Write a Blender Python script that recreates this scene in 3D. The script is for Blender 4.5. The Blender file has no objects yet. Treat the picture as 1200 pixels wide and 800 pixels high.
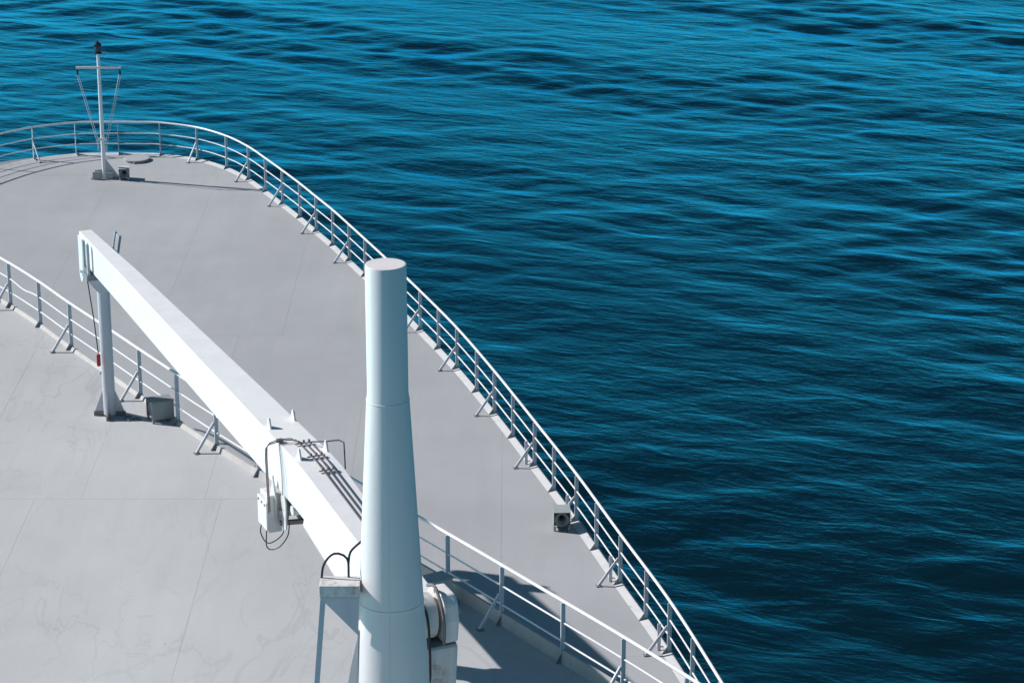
import bpy, bmesh, math, random
import numpy as np
from mathutils import Vector, Matrix
random.seed(7); np.random.seed(7)
R = math.radians
scene = bpy.context.scene
C = scene.collection

# ------------------------------------------------------------------ camera, sky, sun, exposure
EYE = Vector((0, 0, 42.0))                      # metres above the sea
FD = 20.0                                       # forward deck height
ND = 22.9                                       # upper deck height
SUN_AZ, SUN_EL = 16.0, 36.5                     # sun off the port bow: degrees ahead of the beam, elevation
cam = bpy.data.cameras.new('camera'); cam.lens = 90.0; cam.sensor_width = 36.0
cam.clip_start = 0.5; cam.clip_end = 30000
cam_o = bpy.data.objects.new('camera', cam); C.objects.link(cam_o)
cam_o.location = EYE; cam_o.rotation_euler = (R(90 - 19.2), 0, 0)
scene.camera = cam_o
world = bpy.data.worlds.new('World'); scene.world = world; world.use_nodes = True
wn = world.node_tree.nodes; wn.clear()
ADDED_CLOUD_SEED, ADDED_CLOUD_L = 7.3, 13.0
sky = wn.new('ShaderNodeTexSky'); sky.sky_type = 'NISHITA'; sky.sun_disc = False
sun_dir = Vector((-math.cos(R(SUN_AZ)) * math.cos(R(SUN_EL)), math.sin(R(SUN_AZ)) * math.cos(R(SUN_EL)), math.sin(R(SUN_EL))))
sky.sun_elevation = R(SUN_EL); sky.sun_rotation = math.atan2(sun_dir.x, sun_dir.y) % (2 * math.pi)
sky.altitude = 0; sky.air_density = 1.0; sky.dust_density = 1.6; sky.ozone_density = 4.0
bgn = wn.new('ShaderNodeBackground'); bgn.inputs['Strength'].default_value = 0.05
wo = wn.new('ShaderNodeOutputWorld')
tint = wn.new('ShaderNodeMix'); tint.data_type = 'RGBA'; tint.blend_type = 'MULTIPLY'; tint.inputs[0].default_value = 1
tint.inputs[7].default_value = (.28, .76, .92, 1)      # the cool blue grade of the whole sky
world.node_tree.links.new(sky.outputs[0], tint.inputs[6]); 
# unseen low cloud band, added to brighten the far sea, thinning upwards
wl = world.node_tree.links
def wm(op, a, b_=0.0, c_=None):
    q_ = wn.new('ShaderNodeMath'); q_.operation = op
    for i_, v_ in enumerate((a, b_, c_)):
        if v_ is None: continue
        if isinstance(v_, (int, float)): q_.inputs[i_].default_value = v_
        else: wl.new(v_, q_.inputs[i_])
    return q_.outputs[0]
tcw = wn.new('ShaderNodeTexCoord'); sep = wn.new('ShaderNodeSeparateXYZ'); wl.new(tcw.outputs['Generated'], sep.inputs[0])
den = wm('ADD', wm('MAXIMUM', sep.outputs[2], 0.0), .14)
cmb = wn.new('ShaderNodeCombineXYZ'); wl.new(wm('DIVIDE', sep.outputs[0], den), cmb.inputs[0]); wl.new(wm('DIVIDE', sep.outputs[1], den), cmb.inputs[1]); cmb.inputs[2].default_value = ADDED_CLOUD_SEED
cn = wn.new('ShaderNodeTexNoise'); cn.inputs['Scale'].default_value = .62; cn.inputs['Detail'].default_value = 6; cn.inputs['Roughness'].default_value = .55; cn.inputs['Distortion'].default_value = .5
wl.new(cmb.outputs[0], cn.inputs['Vector'])
mr = wn.new('ShaderNodeMapRange'); mr.interpolation_type = 'SMOOTHSTEP'; mr.inputs['From Min'].default_value = .40; mr.inputs['From Max'].default_value = .66; wl.new(cn.outputs['Fac'], mr.inputs['Value'])
low = wn.new('ShaderNodeMapRange'); low.interpolation_type = 'SMOOTHSTEP'; low.inputs['From Min'].default_value = .41; low.inputs['From Max'].default_value = .12; wl.new(sep.outputs[2], low.inputs['Value'])
low.inputs['To Min'].default_value = 0; low.inputs['To Max'].default_value = 1
cov = wm('MULTIPLY', wm('MULTIPLY_ADD', mr.outputs[0], .8, .2), low.outputs[0])
cl = wn.new('ShaderNodeMix'); cl.data_type = 'RGBA'; cl.inputs[7].default_value = (*[ADDED_CLOUD_L * v_ for v_ in (.50, .80, 1.0)], 1)
wl.new(cov, cl.inputs[0]); wl.new(tint.outputs[2], cl.inputs[6]); wl.new(cl.outputs[2], bgn.inputs[0]); world.node_tree.links.new(bgn.outputs[0], wo.inputs[0])
sl = bpy.data.lights.new('sun', 'SUN'); sl.energy = 5.0; sl.angle = R(0.53); sl.color = (1.0, 0.965, 0.95)
so = bpy.data.objects.new('sun', sl); C.objects.link(so)
so.rotation_euler = sun_dir.to_track_quat('Z', 'Y').to_euler(); so.location = (-60, 20, 80)
vs = scene.view_settings; vs.view_transform = 'Standard'; vs.look = 'None'; vs.exposure = 0.12; vs.gamma = 1.0
scene.render.engine = 'CYCLES'

# ------------------------------------------------------------------ helpers
def tag(o, label=None, cat=None, group=None, kind=None):
    if label: o['label'] = label
    if cat: o['category'] = cat
    if group: o['group'] = group
    if kind: o['kind'] = kind
    return o
def empty(name, loc=(0, 0, 0), rz=0, **k):
    o = bpy.data.objects.new(name, None); C.objects.link(o); o.location = loc; o.rotation_euler = (0, 0, rz)
    o.empty_display_size = 0.2
    return tag(o, **k)
def link(name, me, parent=None, world_space=True):
    o = bpy.data.objects.new(name, me); C.objects.link(o)
    if parent is not None:
        o.parent = parent
        if world_space:
            root = parent; M = Matrix.Identity(4)
            while root is not None:
                M = Matrix.Translation(root.location) @ root.rotation_euler.to_matrix().to_4x4() @ M
                root = root.parent
            Mi = M.inverted(); o.location = Mi.to_translation(); o.rotation_euler = Mi.to_euler()
    return o
class MB:
    def __init__(s): s.bm = bmesh.new()
    def face(s, pts):
        return s.bm.faces.new([s.bm.verts.new(p) for p in pts])
    def hexa(s, P):                              # 8 corners: bottom ring 0-3, top ring 4-7
        v = [s.bm.verts.new(p) for p in P]
        for f in ((3, 2, 1, 0), (4, 5, 6, 7), (0, 1, 5, 4), (1, 2, 6, 5), (2, 3, 7, 6), (3, 0, 4, 7)):
            s.bm.faces.new([v[i] for i in f])
        return s
    def box(s, c, size, X=(1, 0, 0), Y=(0, 1, 0), Z=(0, 0, 1)):
        c = Vector(c); X = Vector(X).normalized() * size[0] / 2; Y = Vector(Y).normalized() * size[1] / 2; Z = Vector(Z).normalized() * size[2] / 2
        return s.hexa([c - X - Y - Z, c + X - Y - Z, c + X + Y - Z, c - X + Y - Z, c - X - Y + Z, c + X - Y + Z, c + X + Y + Z, c - X + Y + Z])
    def bar(s, a, b, w, t, side):                # rectangular bar from a to b; w along side, t across
        a = Vector(a); b = Vector(b); d = (b - a).normalized(); sd = Vector(side); sd = (sd - d * sd.dot(d)).normalized(); q = d.cross(sd)
        return s.box((a + b) / 2, (w, t, (b - a).length), sd, q, d)
    def tube(s, pts, r, n=8, closed=False, caps=True):
        pts = [Vector(p) for p in pts]; rs = r if isinstance(r, (list, tuple)) else [r] * len(pts)
        rings = []; ref = None
        for i, p in enumerate(pts):
            a = pts[i - 1] if i > 0 else p; b = pts[i + 1] if i < len(pts) - 1 else p
            d = (b - a).normalized()
            if ref is None:
                ref = Vector((0, 0, 1)) if abs(d.z) < .9 else Vector((1, 0, 0))
            x = (ref - d * ref.dot(d))
            if x.length < 1e-4: x = d.orthogonal()
            x.normalize(); ref = x; y = d.cross(x)
            rings.append([s.bm.verts.new(p + x * rs[i] * math.cos(2 * math.pi * k / n) + y * rs[i] * math.sin(2 * math.pi * k / n)) for k in range(n)])
        for A, B in zip(rings, rings[1:]):
            for k in range(n):
                f = s.bm.faces.new([A[k], A[(k + 1) % n], B[(k + 1) % n], B[k]]); f.smooth = n > 6
        if caps:
            s.bm.faces.new(rings[0][::-1]); s.bm.faces.new(rings[-1])
        return s
    def lathe(s, c, prof, n=32, axis=(0, 0, 1), cap0=True, cap1=True):   # prof: (radius, height)
        c = Vector(c); ax = Vector(axis).normalized(); x = ax.orthogonal().normalized(); y = ax.cross(x); rings = []
        for r, h in prof:
            rings.append([s.bm.verts.new(c + ax * h + x * r * math.cos(2 * math.pi * k / n) + y * r * math.sin(2 * math.pi * k / n)) for k in range(n)])
        for A, B in zip(rings, rings[1:]):
            for k in range(n):
                f = s.bm.faces.new([A[k], A[(k + 1) % n], B[(k + 1) % n], B[k]]); f.smooth = True
        if cap0: s.bm.faces.new(rings[0][::-1])
        if cap1: s.bm.faces.new(rings[-1])
        return s
    def prism(s, poly, off):                     # polygon (3-D points) pushed by vector off
        off = Vector(off); A = [s.bm.verts.new(Vector(p)) for p in poly]; B = [s.bm.verts.new(Vector(p) + off) for p in poly]
        s.bm.faces.new(A[::-1]); s.bm.faces.new(B)
        for i in range(len(A)): s.bm.faces.new([A[i], A[(i + 1) % len(A)], B[(i + 1) % len(A)], B[i]])
        return s
    def bevel(s, w, seg=2, angle=25):
        bmesh.ops.recalc_face_normals(s.bm, faces=s.bm.faces)
        es = [e for e in s.bm.edges if len(e.link_faces) == 2 and e.calc_face_angle(0) > R(angle)]
        bmesh.ops.bevel(s.bm, geom=es, offset=w, segments=seg, profile=.6, affect='EDGES', clamp_overlap=True)
        return s
    def mesh(s, name, mat):
        bmesh.ops.recalc_face_normals(s.bm, faces=s.bm.faces)
        for e in s.bm.edges:
            if len(e.link_faces) == 2 and e.calc_face_angle(0) > R(32): e.smooth = False
        me = bpy.data.meshes.new(name); s.bm.to_mesh(me); s.bm.free(); me.materials.append(mat); return me
    def build(s, name, mat, parent=None, **k):
        return tag(link(name, s.mesh(name, mat), parent), **k)

def spline(pts, step=.1, closed=False):
    P = [Vector(p) for p in pts]; P = [2 * P[0] - P[1]] + P + [2 * P[-1] - P[-2]]; out = []
    for i in range(1, len(P) - 2):
        n = max(2, int((P[i + 1] - P[i]).length / step))
        for k in range(n):
            t = k / n; a, b, c, d = P[i - 1], P[i], P[i + 1], P[i + 2]
            out.append(.5 * ((2 * b) + (c - a) * t + (2 * a - 5 * b + 4 * c - d) * t * t + (3 * b - 3 * c + d - a) * t ** 3))
    out.append(P[-2]); return out

# ------------------------------------------------------------------ materials
def mat(name, col, rough=.5, metal=0, spec=.5):
    m = bpy.data.materials.new(name); m.use_nodes = True
    b = m.node_tree.nodes['Principled BSDF']
    b.inputs['Base Color'].default_value = (*col, 1); b.inputs['Roughness'].default_value = rough
    b.inputs['Metallic'].default_value = metal; b.inputs['Specular IOR Level'].default_value = spec
    return m, b, m.node_tree.nodes, m.node_tree.links
def N(n, t, **k):
    o = n.new(t)
    for a, v in k.items():
        if a in o.inputs: o.inputs[a].default_value = v
        else: setattr(o, a, v)
    return o
def coord(n, l, scale=(1, 1, 1)):
    g = n.new('ShaderNodeNewGeometry'); mp = n.new('ShaderNodeMapping'); mp.inputs['Scale'].default_value = scale
    l.new(g.outputs['Position'], mp.inputs['Vector']); return mp.outputs[0]
def noise(n, l, vec, scale, detail=3, rough=.5, dist=0):
    t = n.new('ShaderNodeTexNoise'); t.inputs['Scale'].default_value = scale; t.inputs['Detail'].default_value = detail
    t.inputs['Roughness'].default_value = rough; t.inputs['Distortion'].default_value = dist; l.new(vec, t.inputs['Vector']); return t.outputs['Fac']
def ramp(n, l, fac, stops):
    r = n.new('ShaderNodeValToRGB'); l.new(fac, r.inputs[0]); e = r.color_ramp.elements
    while len(e) < len(stops): e.new(.5)
    for el, (p, c) in zip(e, stops): el.position = p; el.color = (c, c, c, 1) if not isinstance(c, tuple) else (*c, 1)
    return r.outputs[0]
def mixc(n, l, fac, a, b, mode='MIX'):
    m = n.new('ShaderNodeMix'); m.data_type = 'RGBA'; m.blend_type = mode
    for sock, v in ((m.inputs[0], fac), (m.inputs[6], a), (m.inputs[7], b)):
        if isinstance(v, (int, float)): sock.default_value = v
        elif isinstance(v, tuple): sock.default_value = (*v, 1)
        else: l.new(v, sock)
    return m.outputs[2]
def bump(n, l, b, h, dist, strength=1):
    bp = n.new('ShaderNodeBump'); bp.inputs['Distance'].default_value = dist; bp.inputs['Strength'].default_value = strength
    l.new(h, bp.inputs['Height']); l.new(bp.outputs[0], b.inputs['Normal']); return bp

def deck_mat(name, col, streaks):
    m, b, n, l = mat(name, col, .62, 0, .35)
    v = coord(n, l); vs_ = coord(n, l, (1.6, .22, 1))
    big = ramp(n, l, noise(n, l, v, .22, 4, .55), [(.3, .93), (.7, 1.06)])
    run = ramp(n, l, noise(n, l, vs_, 1.1, 5, .6, .4), [(.25, .955), (.75, 1.03)])
    fine = ramp(n, l, noise(n, l, v, 9, 6, .7), [(.25, .975), (.75, 1.025)])
    c = mixc(n, l, 1., mixc(n, l, 1., mixc(n, l, 1., col, big, 'MULTIPLY'), run, 'MULTIPLY'), fine, 'MULTIPLY')
    weather = ramp(n, l, noise(n, l, coord(n, l, (2.2, .07, 1)), 1.3, 4, .6, .2), [(.52, 0), (.75, .16)])
    c = mixc(n, l, weather, c, tuple(x * .86 for x in (col[0] * 1.04, col[1], col[2] * .95)))
    scuff = ramp(n, l, noise(n, l, v, 3.4, 7, .75), [(.66, 0), (.70, .22)])
    c = mixc(n, l, scuff, c, tuple(x * .82 for x in (col[0] * 1.08, col[1], col[2] * .9)))
    if streaks:                                  # dried rivulets left by running water
        vs2 = coord(n, l, (1.0, .38, 1))
        rv = noise(n, l, vs2, .55, 4, .5, 1.1)
        line = ramp(n, l, rv, [(.0, 0), (.478, 0), (.49, 1), (.502, 0)])
        rv2 = noise(n, l, vs2, 1.1, 3, .5, .9)
        line2 = ramp(n, l, rv2, [(.0, 0), (.522, 0), (.536, .7), (.55, 0)])
        msk = ramp(n, l, noise(n, l, v, .16, 2), [(.34, 0), (.52, 1)])
        ln = mixc(n, l, 1., mixc(n, l, 1., line, line2, 'LIGHTEN'), msk, 'MULTIPLY')
        c = mixc(n, l, mixc(n, l, 1., ln, (.42, .42, .42), 'MULTIPLY'), c, tuple(x * .66 for x in col))
        chalk = ramp(n, l, noise(n, l, vs2, .5, 5, .6, .6), [(.5, 0), (.72, .12)])
        c = mixc(n, l, chalk, c, (.62, .64, .67))
    l.new(c, b.inputs['Base Color'])
    rr = ramp(n, l, noise(n, l, v, 1.2, 4), [(.3, .55), (.7, .72)]); l.new(rr, b.inputs['Roughness'])
    h = noise(n, l, v, 60, 3, .6); bump(n, l, b, h, .0015, .6)
    return m
M_FD = deck_mat('grey_deck_paint', (.388, .388, .394), False)
M_ND = deck_mat('pale_grey_deck_paint', (.47, .468, .466), True)

def paint(name, col, rust=.0, rough=.38, dirt=.1):
    m, b, n, l = mat(name, col, rough, 0, .5)
    v = coord(n, l); vz = coord(n, l, (3, 3, .5))
    d = ramp(n, l, noise(n, l, vz, 1.6, 6, .6), [(.3, 1 - dirt), (.7, 1.0)])
    c = mixc(n, l, 1., col, d, 'MULTIPLY')
    if rust:
        rs = ramp(n, l, noise(n, l, v, 3.2, 8, .7), [(.66 - rust, 0), (.70 - rust * .5, 1)])
        c = mixc(n, l, mixc(n, l, 1., rs, (.55, .55, .55), 'MULTIPLY'), c, (.30, .17, .10))
    l.new(c, b.inputs['Base Color'])
    l.new(ramp(n, l, noise(n, l, v, 2.5, 4), [(.3, rough - .06), (.7, rough + .12)]), b.inputs['Roughness'])
    bump(n, l, b, noise(n, l, v, 7, 4, .5), .004, .5)
    return m
M_W = paint('white_gloss_paint', (.76, .705, .69), 0, .36, .07)
M_WT = paint('off_white_boom_paint', (.80, .785, .78), 0, .42, .06)
M_RAIL = paint('white_rail_paint', (.82, .80, .80), 0, .32, .06)
M_POST = paint('grey_white_post_paint', (.57, .575, .61), 0, .45, .14)
M_CRA = paint('cradle_grey_paint', (.36, .38, .41), .03, .5, .15)
M_KERB2 = paint('worn_kerb_paint', (.47, .455, .44), .03, .55, .2)
M_KERB = paint('kerb_paint', (.60, .595, .59), .02, .5, .14)
M_RUSTY = paint('rust_stained_white_paint', (.70, .68, .66), .13, .5, .18)
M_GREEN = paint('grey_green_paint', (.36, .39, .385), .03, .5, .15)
M_GREEN_SHADE = paint('shaded_green_paint', (.27, .29, .285), .02, .55, .15)  # darker copy of the grey-green paint, the post's shadow put into its colour
M_BROWN = paint('brown_grey_primer', (.20, .18, .17), .03, .6, .2)
M_HULL = paint('hull_paint', (.52, .52, .54), .02, .45, .15)
M_LEDGE = paint('dark_gunwale_paint', (.25, .235, .24), .04, .6, .25)  # darker grey than the hull, with rust and dirt
M_PIPE = paint('steel_pipe_paint', (.16, .125, .135), 0, .4, .1)
M_BLACK = paint('black_paint', (.012, .012, .014), 0, .35, .2)
M_STEEL = paint('grey_steel', (.22, .24, .25), 0, .45, .15)
M_RED = paint('red_paint', (.55, .02, .02), 0, .4, .1)
M_ROPE = paint('grey_rope', (.62, .66, .68), 0, .8, .1)
M_GLASS, gb, _, _ = mat('lantern_glass', (.05, .06, .07), .1, 0, .6)

# ------------------------------------------------------------------ sea
SEA_AMP = 1.0
def axis_lines(lo, hi, step, far):
    a = list(np.arange(lo, hi, step)); s = step; x = a[-1]
    up = []
    while x < far: s *= 1.22; x += s; up.append(x)
    dn = []; s = step; x = a[0]
    while x > -far: s *= 1.22; x -= s; dn.append(x)
    return np.array(dn[::-1] + a + up)
xs = axis_lines(-54, 64, .28, 9000); ys = axis_lines(72, 236, .28, 9000)
X, Y = np.meshgrid(xs, ys)
dens = np.maximum(np.gradient(xs)[None, :] * np.ones_like(X), np.gradient(ys)[:, None] * np.ones_like(X))
patch = np.ones_like(X); rp_ = np.random.RandomState(5)
for i in range(7):                               # gusts: the short waves are livelier in some places
    lam = rp_.uniform(22, 60); th = R(-120) + rp_.normal(0, .5); patch += .17 * np.sin(2 * math.pi / lam * (X * math.cos(th) + Y * math.sin(th)) + rp_.rand() * 6.28)
patch = np.clip(patch, .35, 1.7)
Z = np.zeros_like(X); rng = np.random.RandomState(11)
for i in range(110):
    lam = 1.15 * (11 / 1.15) ** rng.rand(); th = R(-124) + rng.normal(0, .22) if i % 5 < 3 else R(-86) + rng.normal(0, .32); k = 2 * math.pi / lam
    slope = .0088 * (lam / 4) ** -.05
    if i % 9 == 0: lam = 14 * 3.2 ** rng.rand(); th = R(-122) + rng.normal(0, .14); k = 2 * math.pi / lam; slope = .0085
    fade = np.clip((lam / 4 - dens) / (lam / 8) , 0, 1)
    ph = k * (X * math.cos(th) + Y * math.sin(th)) + rng.rand() * 6.28
    Z += fade * SEA_AMP * (patch if lam < 12 else 1) * slope / k * (np.sin(ph) + .18 * np.cos(2 * ph))
# gust patches: the small waves are stronger in some places
nx, ny = len(xs), len(ys)
co = np.stack([X, Y, Z], -1).reshape(-1, 3).astype(np.float32)
idx = np.arange(nx * ny).reshape(ny, nx)
q = np.stack([idx[:-1, :-1], idx[:-1, 1:], idx[1:, 1:], idx[1:, :-1]], -1).reshape(-1, 4)
me = bpy.data.meshes.new('sea'); me.vertices.add(len(co)); me.vertices.foreach_set('co', co.ravel())
me.loops.add(q.size); me.loops.foreach_set('vertex_index', q.ravel().astype(np.int32))
me.polygons.add(len(q)); me.polygons.foreach_set('loop_start', (np.arange(len(q)) * 4).astype(np.int32))
me.polygons.foreach_set('loop_total', np.full(len(q), 4, np.int32)); me.polygons.foreach_set('use_smooth', np.ones(len(q), bool))
me.update(); me.validate()
M_SEA, b, n, l = mat('sea_water', (.0018, .0105, .0155), .5, 0, 0)
rot = n.new('ShaderNodeMapping'); rot.inputs['Rotation'].default_value = (0, 0, R(20)); g = n.new('ShaderNodeNewGeometry')
l.new(g.outputs['Position'], rot.inputs['Vector'])
def sc(x, y):
    mp = n.new('ShaderNodeMapping'); mp.inputs['Scale'].default_value = (x, y, 1); l.new(rot.outputs[0], mp.inputs['Vector']); return mp.outputs[0]
def mth(op, a, b_):
    mm = n.new('ShaderNodeMath'); mm.operation = op
    for s_, v in ((mm.inputs[0], a), (mm.inputs[1], b_)):
        if isinstance(v, (int, float)): s_.default_value = v
        else: l.new(v, s_)
    return mm.outputs[0]
gust = ramp(n, l, noise(n, l, sc(.6, 1), .055, 3, .5, .4), [(.35, .55), (.65, 1.25)])
h1 = noise(n, l, sc(.42, 1.0), .6, 3, .5, .5)
h2 = noise(n, l, sc(.55, 1.1), 1.9, 4, .55, .6)
h3 = noise(n, l, sc(.65, 1.1), 6.0, 3, .55, .4)
H = mth('ADD', mth('MULTIPLY', h1, .15), mth('ADD', mth('MULTIPLY', mth('MULTIPLY', h2, gust), .048), mth('MULTIPLY', mth('MULTIPLY', h3, gust), .010)))
bp = bump(n, l, b, H, 1.0, 1.0)
gl = n.new('ShaderNodeBsdfGlossy'); gl.inputs['Roughness'].default_value = .18
fr = n.new('ShaderNodeFresnel'); fr.inputs['IOR'].default_value = 1.333
l.new(bp.outputs[0], gl.inputs['Normal']); l.new(bp.outputs[0], fr.inputs['Normal'])
fac = mth('MINIMUM', mth('MULTIPLY', mth('POWER', fr.outputs[0], 1.6), 5.6), 1.4)  # reflectance boosted above real water, extra brightness put into the gloss colour
sv = n.new('ShaderNodeVectorMath'); sv.operation = 'SCALE'; sv.inputs[0].default_value = (.075, .80, 1.0); l.new(fac, sv.inputs['Scale'])
l.new(sv.outputs[0], gl.inputs['Color']); ad = n.new('ShaderNodeAddShader')
l.new(b.outputs[0], ad.inputs[0]); l.new(gl.outputs[0], ad.inputs[1]); l.new(ad.outputs[0], n['Material Output'].inputs['Surface'])
me.materials.append(M_SEA)
tag(link('sea', me), kind='structure')

# ------------------------------------------------------------------ deck outlines
CX = -13.0
outer_right = [(-12.3, 82.0), (-11.6, 81.93), (-10.3, 81.3), (-9.21, 80.2), (-8.36, 78.85), (-7.69, 77.45), (-7.04, 76.02), (-6.39, 74.55), (-5.79, 73.1), (-5.2, 71.68),
               (-4.63, 70.18), (-3.5, 67.15), (-2.39, 64.07), (-1.36, 61.07), (-.39, 57.85), (.55, 54.5), (1.43, 51.3), (2.25, 48.05), (3.07, 44.85), (3.78, 41.5), (4.45, 38), (5.0, 34.8), (5.4, 31.6), (5.7, 28), (5.9, 23), (6.0, 17)]
outer_pts = [(2 * CX - x, y) for x, y in outer_right[::-1]] + [(CX, 82.03)] + outer_right
OUT = [Vector((p.x, p.y, 0)) for p in spline([(x, y, 0) for x, y in outer_pts], .22)]
near_right = [(-12.4, 58.1), (-11.8, 57.35), (-10.85, 55.93), (-9.88, 54.35), (-8.88, 52.8), (-7.9, 51.25), (-6.91, 49.7), (-5.95, 48.25), (-4.3, 45.9), (-2.7, 43.65), (-1.11, 41.45), (-.15, 40.1),
              (.87, 38.65), (1.95, 37.1), (3.0, 35.5), (3.95, 33.9), (4.75, 32.3), (5.3, 30.6)]
near_pts = [(2 * CX - x, y) for x, y in near_right[::-1]] + [(CX, 58.45)] + near_right
NEA = [Vector((p.x, p.y, 0)) for p in spline([(x, y, 0) for x, y in near_pts], .22)]
near_poly = NEA + [p for p in OUT if p.y < 30.4 and p.x > CX] + [p for p in OUT if p.y < 30.4 and p.x < CX]
def at_z(p, z): return Vector((p.x, p.y, z))
def clip(poly, axis, val, keep_less):
    out = []
    for i in range(len(poly)):
        a, b_ = poly[i - 1], poly[i]; ina = (a[axis] <= val) == keep_less; inb = (b_[axis] <= val) == keep_less
        if ina != inb:
            t = (val - a[axis]) / (b_[axis] - a[axis]); out.append(a + (b_ - a) * t)
        if inb: out.append(b_)
    return out
def plates(poly, rows, z, m, parent, gap=.0035, th=.003):
    """rows: list of (y0, y1, [x seams])"""
    for y0, y1, xsm in rows:
        band = clip(clip(poly, 1, y0 + gap / 2, False), 1, y1 - gap / 2, True)
        for xa, xb in zip(xsm, xsm[1:]):
            c = clip(clip(band, 0, xa + gap / 2, False), 0, xb - gap / 2, True) if len(band) > 2 else []
            cl = []
            for p in c:
                if not cl or (p - cl[-1]).length > 1e-3: cl.append(p)
            if len(cl) < 3: continue
            dz = random.uniform(-.0005, .001)
            mb = MB(); mb.prism([at_z(p, z - th) for p in cl], (0, 0, th + dz)); mb.build('deck_plate', m, parent)
def wall(mb, line, z0, z1):
    for a, b_ in zip(line, line[1:]): mb.face([at_z(a, z0), at_z(b_, z0), at_z(b_, z1), at_z(a, z1)])
# hull: sides and a narrow gunwale outside the kerb
def normal_in(line, i):
    a = line[max(0, i - 1)]; b_ = line[min(len(line) - 1, i + 1)]; t = (b_ - a).normalized(); return Vector((t.y, -t.x, 0)), t   # inboard, tangent (line runs port to starboard over the bow)
def offset(line, f):
    out = []
    for i, p in enumerate(line):
        nn, t = normal_in(line, i); out.append(p + nn * (f(p) if callable(f) else f))
    return out
GUN = offset(OUT, lambda p: -(.10 + .85 * min(1, max(0, (-14.6 - p.x) / 2.8)) * (1 if p.y > 70 else 0)))
mb = MB()
lo = offset(GUN, lambda p: 0.0)
for (a, a2), (b_, b2) in zip(zip(GUN, lo), zip(GUN[1:], lo[1:])):
    mb.face([at_z(a, FD - .05), at_z(b_, FD - .05), at_z(b2, -3), at_z(a2, -3)])
mb.face([at_z(GUN[0], FD - .05), at_z(GUN[-1], FD - .05), at_z(GUN[-1], -3), at_z(GUN[0], -3)])
hull = mb.build('hull', M_HULL, kind='structure')
mb = MB()
for i in range(len(OUT) - 1):
    mb.face([at_z(OUT[i], FD - .01), at_z(OUT[i + 1], FD - .01), at_z(GUN[i + 1], FD - .05), at_z(GUN[i], FD - .05)])
mb.build('gunwale', M_LEDGE, hull)
# forward deck
mb = MB(); mb.face([at_z(p, FD - .0035) for p in OUT]); fdeck = mb.build('forward_deck', M_FD, kind='structure')
sx = [-40] + [-12.8 + 3.37 * k for k in range(-5, 0)] + [-12.78, -9.42, -6.05, -2.7, .7, 4.1, 9]
s2 = [-40] + [-17.4, -14.0, -10.6, -7.18, -3.65, -.23, 3.2, 9]
plates(OUT, [(63.65, 79.4, sx), (44.7, 63.65, s2), (79.4, 90, [-40, -16.4, -9.6, 9]), (16, 44.7, [-40, -9, -2.5, 2.2, 9])], FD, M_FD, fdeck)
# upper deck with its front bulkhead
mb = MB(); mb.face([at_z(p, ND - .0035) for p in near_poly]); ndeck = mb.build('upper_deck', M_ND, kind='structure')
cols1 = [-40, -15.5, -13.1, -10.7, -8.32, -5.93, -3.5, -1.1, 1.3, 9]
cols2 = [-40, -16.4, -12.8, -9.2, -5.6, -2.0, 1.6, 9]
plates(near_poly, [(53.1, 70, [-40, -13.1, -10.7, 9]), (45.62, 53.1, cols1), (17, 45.62, cols2)], ND, M_ND, ndeck)
mb = MB(); wall(mb, near_poly + [near_poly[0]], FD - .02, ND - .01); mb.build('bulkhead', M_HULL, ndeck)
# sloping kerbs that carry the railings
def kerb(line, z, parent, hf, w=.13, top=.05, m=None):
    inn = offset(line, w + top); mid = offset(line, top); out = line
    mb = MB()
    P = [[at_z(i_, z + .001), at_z(m_, z + hf(o_)), at_z(o_, z + hf(o_)), at_z(o_, z - .06)] for i_, m_, o_ in zip(inn, mid, out)]
    V = [[mb.bm.verts.new(p) for p in r] for r in P]
    for A, B in zip(V, V[1:]):
        for k in range(3): mb.bm.faces.new([A[k], A[k + 1], B[k + 1], B[k]])
    return mb.build('kerb', m or M_KERB, parent)
KO = [p for p in OUT if p.y > 31.0]
kerb(KO, FD, fdeck, lambda p: .045, .15, .02)
kerb(NEA, ND, ndeck, lambda p: .075 + .145 * max(0, min(1, (p.x + 7) / 6)), .05, .05, M_KERB2)

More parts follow.
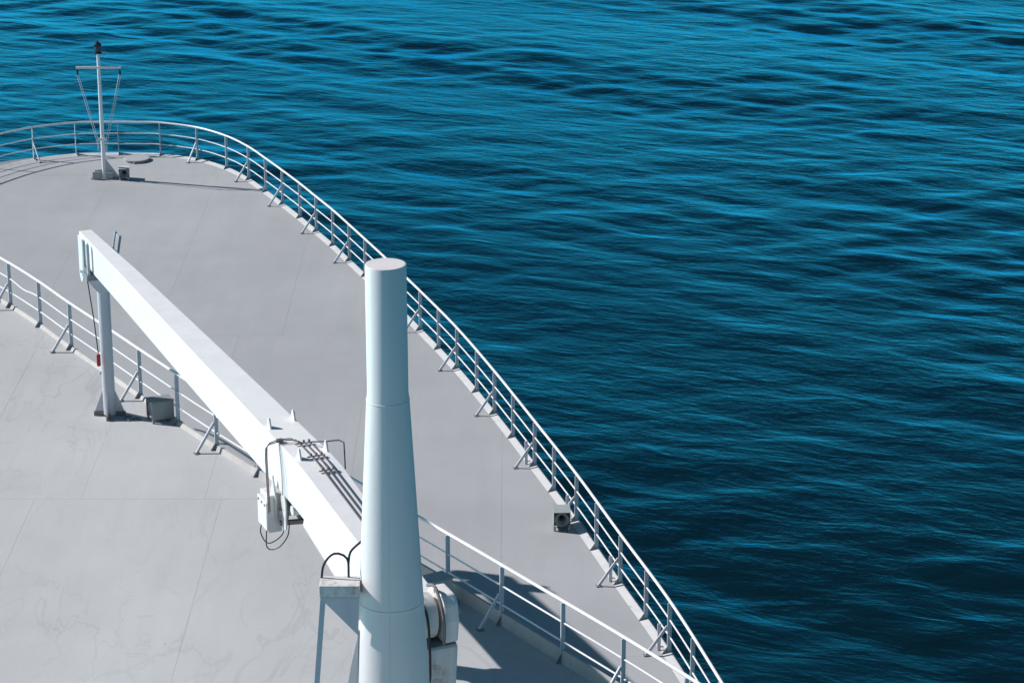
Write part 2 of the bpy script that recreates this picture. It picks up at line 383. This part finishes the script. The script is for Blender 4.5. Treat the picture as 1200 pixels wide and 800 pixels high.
# ------------------------------------------------------------------ railings
def nearest(line, x, y):
    i = min(range(len(line)), key=lambda k: (line[k].x - x) ** 2 + (line[k].y - y) ** 2)
    nn, t = normal_in(line, i); return line[i], nn, t
def railing(line, z, posts, braces, sockets, label, dip=None, inset=.03):
    o = empty('guard_railing', (line[len(line) // 2].x, line[len(line) // 2].y, z), label=label, cat='railing')
    L = offset(line, inset)
    MB().tube([at_z(p, z + 1.10) for p in L], .030, 10).build('top_rail', M_RAIL, o)
    def hgt(p, h):
        if dip and abs(h - .71) < .01:
            d = (p - Vector(dip)).length; return h - .07 * math.exp(-(d / .45) ** 2)
        return h
    for h in (.71, .36):
        MB().tube([at_z(p, z + hgt(p, h)) for p in L], .0165, 8).build('rail', M_RAIL, o)
    for j, (x, y) in enumerate(posts):
        p, nn, t = nearest(L, x, y); up = Vector((0, 0, 1))
        po = MB().box(at_z(p, z + .54), (.085, .022, 1.06), nn, t, up).build('post', M_POST, o)
        q = at_z(p, z)
        MB().prism([q + nn * .03 + t * .014 + up * .0, q + nn * .15 + t * .014 + up * .0, q + nn * .15 + t * .014 + up * .02, q + nn * .045 + t * .014 + up * .16], t * .016).build('foot', M_STEEL, po)
        if j in braces:
            MB().bar(q + nn * .46 + up * .015, q + nn * .045 + up * .58, .055, .03, nn).build('brace', M_POST, po)
            MB().box(q + nn * .46 + up * .012, (.11, .11, .02), nn, t, up).build('brace_pad', M_STEEL, po)
        if j in sockets:
            MB().box(q + nn * .16 - t * .16 + up * .29, (.07, .022, .56), nn, t, up).box(q + nn * .10 - t * .07 + up * .08, (.05, .16, .03), nn, t, up).build('socket', M_POST, po)
    return o
far_posts = [(-15.7, 81.3), (-14.39, 81.96), (-13.01, 82.0), (-11.6, 81.93), (-10.3, 81.25), (-9.21, 80.18), (-8.36, 78.83), (-7.69, 77.45), (-7.04, 76.05), (-6.39, 74.53), (-5.79, 73.08), (-5.2, 71.68), (-4.63, 70.18),
             (-4.06, 68.65), (-3.5, 67.13), (-2.95, 65.6), (-2.39, 64.07), (-1.88, 62.57), (-1.36, 61.07), (-.87, 59.45), (-.39, 57.85), (.08, 56.21), (.55, 54.5), (1.01, 52.93), (1.43, 51.3), (1.86, 49.7), (2.25, 48.15), (2.69, 46.4), (3.07, 44.83),
             (3.45, 43.2), (3.79, 41.6), (4.1, 40.0), (4.4, 38.4), (4.7, 36.8), (4.95, 35.2), (5.17, 33.6)]
nf = len(far_posts)
far_posts += [(2 * CX - x, y) for x, y in far_posts[4:24]]
fb = {0, 4, 6, 8, 10, 12, 14, 16, 18, 20, 22, 24, 26, 28, 30, 32, 34} | {nf + k for k in range(2, 20, 2)}
railing(KO, FD, far_posts, fb, {22, 24, 26, 28}, 'long white tubular guard railing curving round the bow at the edge of the sea')
near_posts = [(-12.7, 58.3), (-11.8, 57.33), (-10.85, 55.93), (-9.88, 54.3), (-8.9, 52.8), (-7.9, 51.25), (-6.91, 49.68), (-5.95, 48.25), (-5.0, 46.9), (-4.03, 45.53), (-3.07, 44.17), (-2.08, 42.8), (-1.11, 41.47), (-.15, 40.12), (.87, 38.62),
              (1.85, 37.22), (2.8, 35.8), (3.75, 34.25), (4.6, 32.6)]
nn_ = len(near_posts); near_posts += [(2 * CX - x, y) for x, y in near_posts[1:9]]
railing(NEA, ND, near_posts, {1, 3, 5, 7, 9, 11, 13, 15, 17} | {nn_ + k for k in (0, 2, 4, 6)}, set(),
        'white tubular guard railing along the front edge of the upper deck behind the crane', dip=(-11.35, 56.7, 0))

# ------------------------------------------------------------------ bow mast
def px(xp, yp, y):                               # world point seen at a picture position, at distance y ahead
    th = R(19.2); u = (xp - 600) / 3000; v = -(yp - 400) / 3000
    r = Vector((u, math.cos(th) + v * math.sin(th), -math.sin(th) + v * math.cos(th))); return EYE + r * (y / r.y)
MX, MY = -13.03, 79.05
m = empty('signal_mast', (MX, MY, FD), label='slim white signal mast with crossbar and black lantern standing at the bow', cat='mast')
b0 = Vector((MX, MY, FD))
MB().tube([b0, b0 + Vector((0, 0, 1.6)), b0 + Vector((0, 0, 4.05))], [.07, .065, .05], 14).build('pole', M_RAIL, m)
MB().prism([b0 + Vector((.07, -.01, .02)), b0 + Vector((.50, -.01, .02)), b0 + Vector((.07, -.01, .62))], (0, .02, 0)).build('gusset', M_POST, m)
MB().prism([b0 + Vector((-.07, -.01, .02)), b0 + Vector((-.30, -.01, .02)), b0 + Vector((-.30, -.01, .26)), b0 + Vector((-.07, -.01, .30))], (0, .02, 0)).build('gusset', M_POST, m)
MB().box(b0 + Vector((.05, -.02, .012)), (.95, .34, .025)).bevel(.008, 1).build('base_plate', M_STEEL, m)
MB().box(b0 + Vector((-.22, -.18, .13)), (.26, .05, .24)).bevel(.02).build('cleat_box', M_GREEN, m)
MB().box(b0 + Vector((.18, -.16, .12)), (.22, .05, .2)).bevel(.02).build('cleat_box', M_GREEN, m)
zy = 3.62
MB().box(b0 + Vector((0, -.06, zy)), (1.42, .045, .075)).bevel(.01).build('crossbar', M_RAIL, m)
for sx_ in (-.67, .67):
    MB().lathe(b0 + Vector((sx_, -.06, zy - .25)), [(.02, 0), (.035, .05), (.03, .14), (.012, .2)], 10).build('pulley', M_BLACK, m)
    for dx in (-.025, .03):
        a = b0 + Vector((sx_ + dx, -.06, zy - .22)); e = b0 + Vector((.12 * (1 if sx_ > 0 else -1) + dx, -.09, 1.15))
        MB().tube([a, (a + e) / 2 + Vector((0, 0, -.01)), e], .011, 6).build('halyard', M_ROPE, m)
MB().box(b0 + Vector((0, -.09, 1.3)), (.30, .03, .09)).bevel(.008).build('cleat_bar', M_RAIL, m)
MB().box(b0 + Vector((-.13, -.1, 1.05)), (.05, .05, .22)).bevel(.015).build('rope_coil', M_ROPE, m)
MB().box(b0 + Vector((.13, -.1, 1.0)), (.05, .05, .2)).bevel(.015).build('rope_coil', M_ROPE, m)
lt = b0 + Vector((0, 0, 4.05))
la = MB().lathe(lt, [(.05, 0), (.13, .01), (.13, .05), (.07, .06), (.07, .08)], 20).build('lantern', M_BLACK, m)
MB().lathe(lt + Vector((0, 0, .08)), [(.085, 0), (.098, .04), (.098, .12), (.085, .16)], 20).build('lantern_lens', M_GLASS, la)
MB().lathe(lt + Vector((0, 0, .24)), [(.11, 0), (.12, .02), (.12, .07), (.07, .11), (.03, .13), (.028, .17)], 20).build('lantern_cap', M_BLACK, la)
MB().tube([lt + Vector((.13 + .12 * math.cos(t) + .06, 0, -.02 + .07 * math.sin(t))) for t in np.linspace(0, 6.28, 18)], .006, 5).build('cable_loop', M_RAIL, m)

# hatch
UPV = Vector((0, 0, 1))
h_ = empty('round_hatch', (-12.28, 80.35, FD), label='low round white hatch cover on the deck behind the bow mast', cat='hatch')
hc = Vector((-12.30, 81.2, FD))
MB().lathe(hc, [(.38, 0), (.38, .07)], 40).build('coaming', M_FD, h_)
MB().lathe(hc + UPV * .07, [(.43, 0), (.43, .02), (.41, .028)], 40).build('cover', M_FD, h_)
MB().box(hc + Vector((-.02, -.44, .04)), (.06, .06, .04)).bevel(.01).build('clasp', M_POST, h_)

# ------------------------------------------------------------------ deck loudspeakers (a bell horn inside a steel hood)
def speaker(x, y, z, rz, label, w=.36, d=.46, h=.34, gm=M_GREEN):
    o = empty('deck_loudspeaker', (x, y, z), rz, label=label, cat='loudspeaker', group='hooded loudspeakers on the decks')
    t = .012; z0 = .08
    def part(mb, name, mm, par=o): return tag(link(name, mb.mesh(name, mm), par, False))
    hood = MB()
    hood.box((0, 0, z0 + h), (w + .02, d + .03, t)); hood.box((-w / 2, 0, z0 + h / 2 - .006), (t, d, h - t)); hood.box((w / 2, 0, z0 + h / 2 - .006), (t, d, h - t))
    hood.box((0, d / 2 - t, z0 + h / 2 - .006), (w - t, t, h - t))
    part(hood, 'hood', gm)
    for a in (-1, 1):
        for c in (-1, 1): part(MB().box((a * (w / 2 - .02), c * (d / 2 - .03), z0 / 2), (.045, .045, z0 + .02)), 'leg', gm)
    part(MB().lathe((0, -d / 2 + .03, z0 + h * .47), [(.152, 0), (.157, .004), (.148, .012), (.112, .05), (.075, .12), (.045, .2), (.03, .25)], 28, (0, 1, 0), cap0=False), 'horn_bell', M_GREEN)
    part(MB().lathe((0, -d / 2 + .06, z0 + h * .47), [(.01, 0), (.036, .02), (.036, .16)], 16, (0, 1, 0)), 'horn_driver', M_BLACK)
    part(MB().box((0, .05, z0 - .02), (w - .03, .1, .03)), 'bracket', M_STEEL)
    return o
speaker(-12.38, 78.95, FD, R(6), 'small hooded loudspeaker beside the foot of the bow mast', gm=M_POST, w=.32, d=.36, h=.30)
speaker(1.07, 50.95, FD, R(2), 'hooded loudspeaker standing near the right-hand edge railing beside the sea', w=.35, d=.42, h=.36)
speaker(-7.33, 49.90, ND, R(-64), 'hooded loudspeaker in shade on the upper deck, next to the crane rest post', w=.36, d=.48, h=.38, gm=M_GREEN_SHADE)
speaker(-1.32, 40.85, ND, R(-58), 'hooded loudspeaker behind the crane head, partly hidden, at the upper railing', w=.36, d=.44, h=.44)
# cable on deck by the shaded loudspeaker
cp = [px(a, b_, 50.1 - i * .02) for i, (a, b_) in enumerate([(181, 482), (176, 484), (170, 486), (165, 485), (166, 483), (172, 485), (178, 486)])]
cp = [Vector((p.x, p.y, ND + .02)) for p in [Vector((-7.72, 49.85, 0)), Vector((-7.85, 49.95, 0)), Vector((-7.98, 49.8, 0)), Vector((-8.1, 49.96, 0)), Vector((-7.98, 50.05, 0)), Vector((-7.85, 49.84, 0)), Vector((-7.74, 49.92, 0))]]
MB().tube(spline(cp, .03), .014, 6).build('loose_cable', M_STEEL, label='loose grey cable coiled on the deck beside the shaded loudspeaker', cat='cable')

# ------------------------------------------------------------------ crane
U = Vector((.4031, -.9151, 0)); NV = Vector((.9151, .4031, 0)); UP = Vector((0, 0, 1))
TOPR = Vector((-8.44, 51.0, EYE.z - 15.26)); C0 = TOPR - NV * .32
KNEE, ROOT = 14.0, 18.7
def ztop(s):
    return C0.z - .04 * min(s, KNEE) / KNEE - (0 if s < KNEE else .55 * (s - KNEE) / (ROOT - KNEE))
def depth(s): return .62 + (.86 - .62) * min(1, s / KNEE) + (0 if s < KNEE else .12 * (s - KNEE) / (ROOT - KNEE))
def B(s, t, dz=0): p = C0 + U * s + NV * t; p.z = ztop(s) + dz; return p
crane = empty('deck_crane', tuple(Vector((C0 + U * ROOT).xy.to_3d()) + Vector((0, 0, ND))), label='white deck crane with long box boom lowered onto its rest post, across the upper deck', cat='crane')
TS = [0, 3, 7, 11, 13.75, 14.25, ROOT - .25]
LT = lambda s: float(np.interp(s, TS, [-.25, -.256, -.29, -.31, -.33, -.33, -.30]))
RT = lambda s: float(np.interp(s, TS, [.015, .125, .205, .28, .315, .32, .24]))
mb = MB()
rings = [[mb.bm.verts.new(p) for p in (B(s, LT(s)), B(s, RT(s)), B(s, RT(s), -depth(s)), B(s, LT(s), -depth(s)))] for s in TS]
for A, D in zip(rings, rings[1:]):
    for k in range(4): mb.bm.faces.new([A[k], A[(k + 1) % 4], D[(k + 1) % 4], D[k]])
mb.bm.faces.new(rings[0]); mb.bm.faces.new(rings[-1][::-1])
mb.bevel(.015, 2, 40); boom = mb.build('boom', M_WT, crane)
# tip cheeks with sheave
for t in (-.255, .03):
    poly = []
    for k in range(15):
        a = math.pi * (1 + k / 14.0)
        poly.append(B(.12, t) + U * (.14 * math.cos(a)) + UP * (-.62 - .2 + .24 * math.sin(a)))
    poly = [B(-.02, t, -.08)] + [p for p in poly] + [B(.30, t, -.1)]
    MB().prism(poly, NV * (.024 if t > 0 else -.024)).build('sheave_cheek', M_W, boom)
MB().lathe(B(.12, -.29, -.84), [(.03, 0), (.03, .37)], 14, NV).build('sheave_pin', M_BLACK, boom)
MB().lathe(B(.12, -.18, -.84), [(.13, 0), (.16, 0), (.15, .04), (.16, .12), (.13, .12)], 24, NV).build('sheave', M_STEEL, boom)
# small lifting lugs
def lug(s, t, w=.20, h=.17):
    c = B(s, t, .0)
    MB().prism([c - U * w / 2, c + U * w / 2, c + U * .05 + UP * h * .75, c + U * .02 + UP * h, c - U * .02 + UP * h, c - U * .05 + UP * h * .75], NV * .03).bevel(.006, 1).build('lug', M_W, boom)
def find(xp, yp, t, top=True):                   # arc position on the boom top seen at a picture position
    best = min((abs((lambda q: 400 - 3000 * ((q - EYE).y * math.sin(R(19.2)) + (q - EYE).z * math.cos(R(19.2))) / ((q - EYE).y * math.cos(R(19.2)) - (q - EYE).z * math.sin(R(19.2))))(B(s, t)) - yp), s) for s in np.arange(0, ROOT, .02))
    return best[1]
for a, b_, t in ((314, 501, -.25), (343, 491, .24), (350, 537, -.25), (387, 527, .27)): lug(find(a, b_, t), t)
# hydraulic pipes on top
S1 = find(352, 518, -.02); S2 = ROOT - 1.2
for k, t in enumerate((-.06, .03, .12)):
    pts = [B(S1 + .1 * k, t, .055), B((S1 + KNEE) / 2, t, .055), B(KNEE + .1, t, .055), B(S2, t, .055)]
    MB().tube(pts, .0105, 8).build('hydraulic_pipe', M_PIPE, boom)
for s in (S1 + .15, S1 + .75, S1 + 1.3, S2 - .4):
    MB().box(B(s, .03, .03), (.30, .03, .015), NV, U, UP).box(B(s, -.06, .06), (.03, .04, .05), NV, U, UP).box(B(s, .03, .06), (.03, .04, .05), NV, U, UP).box(B(s, .12, .06), (.03, .04, .05), NV, U, UP).build('pipe_clamp', M_BROWN, boom)
# pipe going over the port side and down to the winch box
for k, dt in enumerate((0, .045)):
    s0 = S1 + .02 + k * .07
    a = [B(s0 + .1, -.05 + dt, .055), B(s0 - .08, -.12, .06), B(s0 - .12, -.30, .06), B(s0 - .1, -.48 - dt, .03), B(s0 - .09, -.53 - dt, -.03), B(s0 - .05, -.55 - dt, -.2), B(s0 + .02, -.55 - dt, -1.12)]
    MB().tube(a, .0105, 8).build('hydraulic_pipe', M_PIPE, boom)
MB().box(B(S1 - .1, -.30, .04), (.10, .07, .05), NV, U, UP).build('pipe_clamp', M_BROWN, boom)
# small loop on the starboard side
s0 = find(385, 528, .3)
MB().tube([B(s0 - .3, .10, .06), B(s0 - .32, .14, .07), B(s0 - .18, .30, .1), B(s0 - .1, .52, .12), B(s0 - .02, .58, .10), B(s0 + .0, .58, -.05), B(s0 + .02, .58, -.35)], .012, 8).build('hydraulic_pipe', M_PIPE, boom)
# electric conduit over the boom side
MB().tube([B(S1 - .05, -.33, .02), B(S1 + .03, -.345, -.1), B(S1 + .1, -.345, -.5), B(S1 + .1, -.345, -.84)], .012, 6).build('conduit', M_W, boom)
# winch box under the port side
W0 = find(300, 492, -.32) + .95
w_ = empty('winch', tuple(Vector((0, 0, 0))))
C.objects.unlink(w_); bpy.data.objects.remove(w_)
cbox = MB().box(B(W0 - .10, -.40, -1.27), (.24, .40, .66), NV, U, UP).bevel(.02).build('winch_box', M_RUSTY, boom)
def wsub(mb, name, mm): return mb.build(name, mm, boom)
wsub(MB().box(B(W0 - .10, -.54, -1.29), (.03, .46, .50), NV, U, UP).bevel(.008), 'winch_cover', M_W)
for du in (-.16, .0, .16):
    wsub(MB().lathe(B(W0 - .1 + du, -.57, -1.10), [(.02, 0), (.02, .03)], 8, NV), 'bolt', M_STEEL)
wsub(MB().lathe(B(W0 + .10, -.27, -1.18), [(.24, 0), (.24, .04), (.12, .05), (.12, .26), (.24, .27), (.24, .31)], 24, NV), 'winch_drum', M_BROWN)
wsub(MB().tube([B(W0 + .1 + .135 * math.cos(a_), -.22 + .0042 * a_, -1.18 + .135 * math.sin(a_)) for a_ in np.linspace(0, 2 * math.pi * 7, 98)], .012, 5), 'wire_rope', M_STEEL)
for t, q_ in ((-.40, 0), (-.32, .28)):
    c = B(W0 + q_, t, -1.18)
    wsub(MB().prism([c + U * -.10 + UP * -.22, c + U * .02 + UP * -.34, c + U * .13 + UP * -.26, c + U * .15 + UP * .2, c + U * .03 + UP * .56, c + U * -.10 + UP * .2], NV * .025), 'winch_bracket', M_RUSTY)
wsub(MB().bar(B(W0 + .2, -.35, -1.22), B(W0 + .32, .24, -1.22), .09, .09, UP), 'winch_crossbar', M_GREEN)
wsub(MB().bar(B(W0 + .2, -.35, -1.40), B(W0 + .32, .24, -1.40), .07, .07, UP), 'winch_crossbar', M_BROWN)
wsub(MB().tube(spline([B(W0 - .26, -.50, -1.5), B(W0 - .26, -.54, -1.72), B(W0 - .05, -.48, -1.84), B(W0 + .2, -.32, -1.62), B(W0 + .22, -.28, -1.40)], .05), .010, 6), 'hose_or_dark_slot', M_BLACK)
wsub(MB().tube(spline([B(W0 + .02, -.52, -1.5), B(W0 + .06, -.54, -1.86), B(W0 + .20, -.4, -1.84), B(W0 + .30, -.26, -1.62), B(W0 + .30, -.22, -1.40)], .05), .010, 6), 'hose_or_dark_slot', M_BLACK)
# luffing cylinder
HX0 = C0 + U * (ROOT - .35) - NV * .12; HX0.z = ND + 1.9
ca = B(W0 + .75, -.12, -depth(W0 + .75) - .12); cb = HX0
cd = (cb - ca).normalized()
cyl = MB().tube([ca + cd * .35, ca + cd * .42, cb], [.12, .155, .155], 20).build('luffing_cylinder', M_W, crane)
MB().tube([ca, ca + cd * .36], .06, 14).build('piston_rod', M_STEEL, cyl)
MB().lathe(ca - NV * .2, [(.085, 0), (.085, .4)], 16, NV).build('cylinder_pin', M_RUSTY, cyl)
MB().tube([ca + cd * .5 - NV * .03 + UP * .17, ca + cd * .8 + UP * .18, ca + cd * 1.3 + UP * .18], .02, 8).build('cylinder_pipe', M_W, cyl)
# pedestal: tapered column and the head that holds the boom root
PC = C0 + U * ROOT; PC.z = ND
def HX(u, t, h): p = PC + U * u + NV * t; p.z = ND + h; return p
HB = 2.78
MB().lathe(PC, [(.55, 0), (.55, .04), (.36, .05)], 40, cap1=True).build('base_flange', M_W, crane)
mb = MB(); mb.hexa([HX(-.26, -.30, .04), HX(.26, -.30, .04), HX(.26, .20, .04), HX(-.26, .20, .04), HX(-.36, -.40, HB), HX(.36, -.40, HB), HX(.36, .31, HB), HX(-.36, .31, HB)])
mb.bevel(.07, 3, 40); mb.build('column', M_RUSTY, crane)
MB().box(HX(0, -.05, HB + .012), (.66, .70, .022), NV, U, UP).bevel(.008).build('column_plate', M_STEEL, crane)
def cheek(t0, w_):
    prof = [(-.34, .03), (.34, .03), (.40, .40), (.36, .64), (.24, .76), (-.16, .76), (-.34, .60)]
    MB().prism([HX(a, t0, HB + b_) for a, b_ in prof], NV * w_).bevel(.045, 3).build('head_cheek', M_W, crane)
cheek(.08, .23); cheek(-.42, .08)
MB().lathe(HX(.03, -.33, HB + .40), [(.31, 0), (.34, .02), (.34, .32), (.31, .34)], 40, NV).build('boom_root', M_RUSTY, crane)
MB().lathe(HX(.03, -.45, HB + .42), [(.09, 0), (.09, .9)], 20, NV).build('pivot_pin', M_STEEL, crane)
MB().tube(spline([HX(-.1, 0.010, HB + .80), HX(.12, 0.035, HB + .86), HX(.36, 0.040, HB + .66), HX(.44, 0.050, HB + .38), HX(.42, 0.050, HB + .08)], .06), .026, 8).build('hose_or_dark_slot', M_BROWN, crane)  # brown tube added to stand for the shaded slot beside the cheek
MB().tube(spline([HX(.1, -.20, HB + .72), HX(.38, -.19, HB + .55), HX(.44, -.18, HB + .1), HX(.42, -.17, HB - .4), HX(.40, -.19, HB - .55)], .06), .02, 8).build('hose_or_dark_slot', M_BLACK, crane)
# hoist wire and red hook weight
tipb = B(.12, -.02, -1.0)
hk = Vector((-8.57, 50.0, ND + 1.28))
MB().tube([Vector((-8.72, 50.05, ND + 3.02)), (Vector((-8.72, 50.05, ND + 3.02)) + hk) / 2 + Vector((.02, 0, 0)), hk + UP * .15], .012, 6).build('hoist_wire', M_BLACK, crane)
MB().box(hk, (.08, .08, .27), (1, 0, .12)).bevel(.03).build('hook_weight', M_RED, crane)

# ------------------------------------------------------------------ rest post
rp = Vector((-8.42, 50.14, ND))
r_ = empty('boom_rest_post', tuple(rp), label='round grey-white post holding up the far tip of the crane boom in a cradle', cat='post')
zt = B(1.0, 0).z - depth(1.0)
MB().lathe(rp + UP * .05, [(.130, 0), (.130, zt - ND - .42)], 28).build('column', M_POST, r_)
for a, c_ in ((180, .19), (0, .19), (270, .20), (90, .2)):
    d = Vector((math.cos(R(a)), math.sin(R(a)), 0)); s_ = Vector((-d.y, d.x, 0))
    gs = MB().prism([rp + d * .12 + UP * .10 - s_ * .009, rp + d * (.12 + c_) + UP * .10 - s_ * .009, rp + d * (.13) + UP * .56 - s_ * .009], s_ * .018).build('gusset', M_POST, r_)
    MB().box(rp + d * (.12 + c_ / 2 + .01) + UP * .05, (c_ + .02, .05, .10), d, s_, UP).build('gusset_foot', M_BROWN, r_)
hb = zt - .10
# tapered saddle
s_c = (rp - C0).dot(U); t_c = (rp - C0).dot(NV)
def Q(a, t, z): p = C0 + U * (s_c + a) + NV * t; p.z = z; return p
zc = zt - .03
mb = MB(); mb.hexa([Q(-.13, t_c - .13, zc - .42), Q(.13, t_c - .13, zc - .42), Q(.13, t_c + .13, zc - .42), Q(-.13, t_c + .13, zc - .42),
                    Q(-.20, -.37, zc - .12), Q(.20, -.37, zc - .12), Q(.20, .30, zc - .12), Q(-.20, .30, zc - .12)])
mb.build('saddle', M_POST, r_)
MB().hexa([Q(-.20, -.38, zc - .118), Q(.20, -.38, zc - .118), Q(.20, .31, zc - .118), Q(-.20, .31, zc - .118), Q(-.20, -.38, zc), Q(.20, -.38, zc), Q(.20, .31, zc), Q(-.20, .31, zc)]).build('saddle_plate', M_STEEL, r_)
for a in (-.155, .155):
    MB().box(Q(a, -.33, zc + .33), (.05, .085, .64), NV, U, UP).build('cradle_arm', M_CRA, r_)
    MB().bar(Q(a, .22, zc), Q(a, .36, zc + .76), .085, .05, U).build('cradle_arm', M_CRA, r_)
MB().hexa([Q(-.13, .22, zc + .02), Q(.13, .22, zc + .02), Q(.13, .235, zc + .02), Q(-.13, .235, zc + .02), Q(-.13, .35, zc + .74), Q(.13, .35, zc + .74), Q(.13, .365, zc + .74), Q(-.13, .365, zc + .74)]).build('cradle_plate', M_CRA, r_)
MB().box(Q(0, -.33, zc + .06), (.05, .22, .1), NV, U, UP).build('cradle_bar', M_BROWN, r_)

# ------------------------------------------------------------------ big round mast in front
px0, py0 = -1.63, 31.5
pt = px(451, 309, py0).z; pj = px(451, 477, py0 - .3).z; pw = px(451, 717, py0 - .4).z
rc = lambda z: .285 + (pj - z) * (.505 - .285) / (pj - px(451, 800, py0).z)
k_ = empty('exhaust_mast', (px0, py0, ND), label='tall smooth white tapered pipe mast with flat top in the foreground', cat='mast')
base = Vector((px0, py0, 0))
MB().lathe(base, [(rc(ND + .05), ND + .05), (rc((ND + pj) / 2), (ND + pj) / 2), (.285, pj), (.272, pj + .1), (.270, pt - .02), (.262, pt - .004), (.25, pt)], 72).build('pipe', M_W, k_)
for z in (pj, pw):
    rr = rc(z) if z < pj else .283
    MB().lathe(base, [(rr - .004, z - .016), (rr + .005, z - .008), (rr + .006, z), (rr + .005, z + .008), (rr - .006, z + .016)], 72, cap0=False, cap1=False).build('weld_ring', M_W, k_)
fa = math.atan2(-1, -.03)
MB().tube([base + Vector((rc(z) * math.cos(fa), rc(z) * math.sin(fa), z)) for z in np.linspace(ND + .1, pj, 12)], .006, 6).build('weld_seam', M_W, k_)
MB().lathe(base, [(.95, ND + .001), (.95, ND + .04)], 40).build('base_flange', M_POST, k_)
# bracket shelf on the port side
bz = px(396, 688, py0 - .25).z; rl = rc(bz)
bx = px0 - rl - .01
by = py0 - .18
MB().box(Vector((bx - .24, by, bz - .02)), (.54, .34, .17)).bevel(.015).build('shelf', M_RUSTY, k_)
MB().prism([Vector((bx - .50, by - .17, bz - .105)), Vector((bx + .02, by - .17, bz - .105)), Vector((bx + .0, by - .17, bz - .66))], (0, .02, 0)).build('shelf_gusset', M_POST, k_)
MB().prism([Vector((bx - .50, by + .15, bz - .105)), Vector((bx + .02, by + .15, bz - .105)), Vector((bx + .0, by + .15, bz - .66))], (0, .02, 0)).build('shelf_gusset', M_POST, k_)
MB().bar(Vector((bx - .46, by - .13, bz - .105)), Vector((bx - .84, by - .9, ND + .02)), .07, .05, (1, 0, 0)).build('shelf_leg', M_POST, k_)
MB().tube(spline([Vector((bx - .50, by + .1, bz + .0)), Vector((bx - .46, by + .12, bz + .25)), Vector((bx - .32, by + .14, bz + .40)), Vector((bx - .15, by + .14, bz + .33)), Vector((bx - .13, by + .12, bz + .06))], .05), .016, 8).build('hose_or_dark_slot', M_BLACK, k_)
MB().tube(spline([Vector((bx - .13, by + .12, bz + .26)), Vector((bx - .10, by + .16, bz + .42)), Vector((bx + .05, by + .2, bz + .56)), Vector((bx + .16, by + .22, bz + .66)), Vector((bx + .26, by + .22, bz + .64))], .05), .016, 8).build('hose_or_dark_slot', M_BLACK, k_)
# fin low on the port side
zf = px(410, 735, py0 - .1).z
MB().prism([Vector((px0 - rc(zf) + .02, by, zf)), Vector((px0 - rc(zf) - .10, by, zf - .55)), Vector((px0 - rc(zf) - .16, by, zf - .9)), Vector((px0 - rc(ND) - .2, by, ND + .04)), Vector((px0 - rc(ND) + .1, by, ND + .04))], (0, .06, 0)).build('fin', M_W, k_)
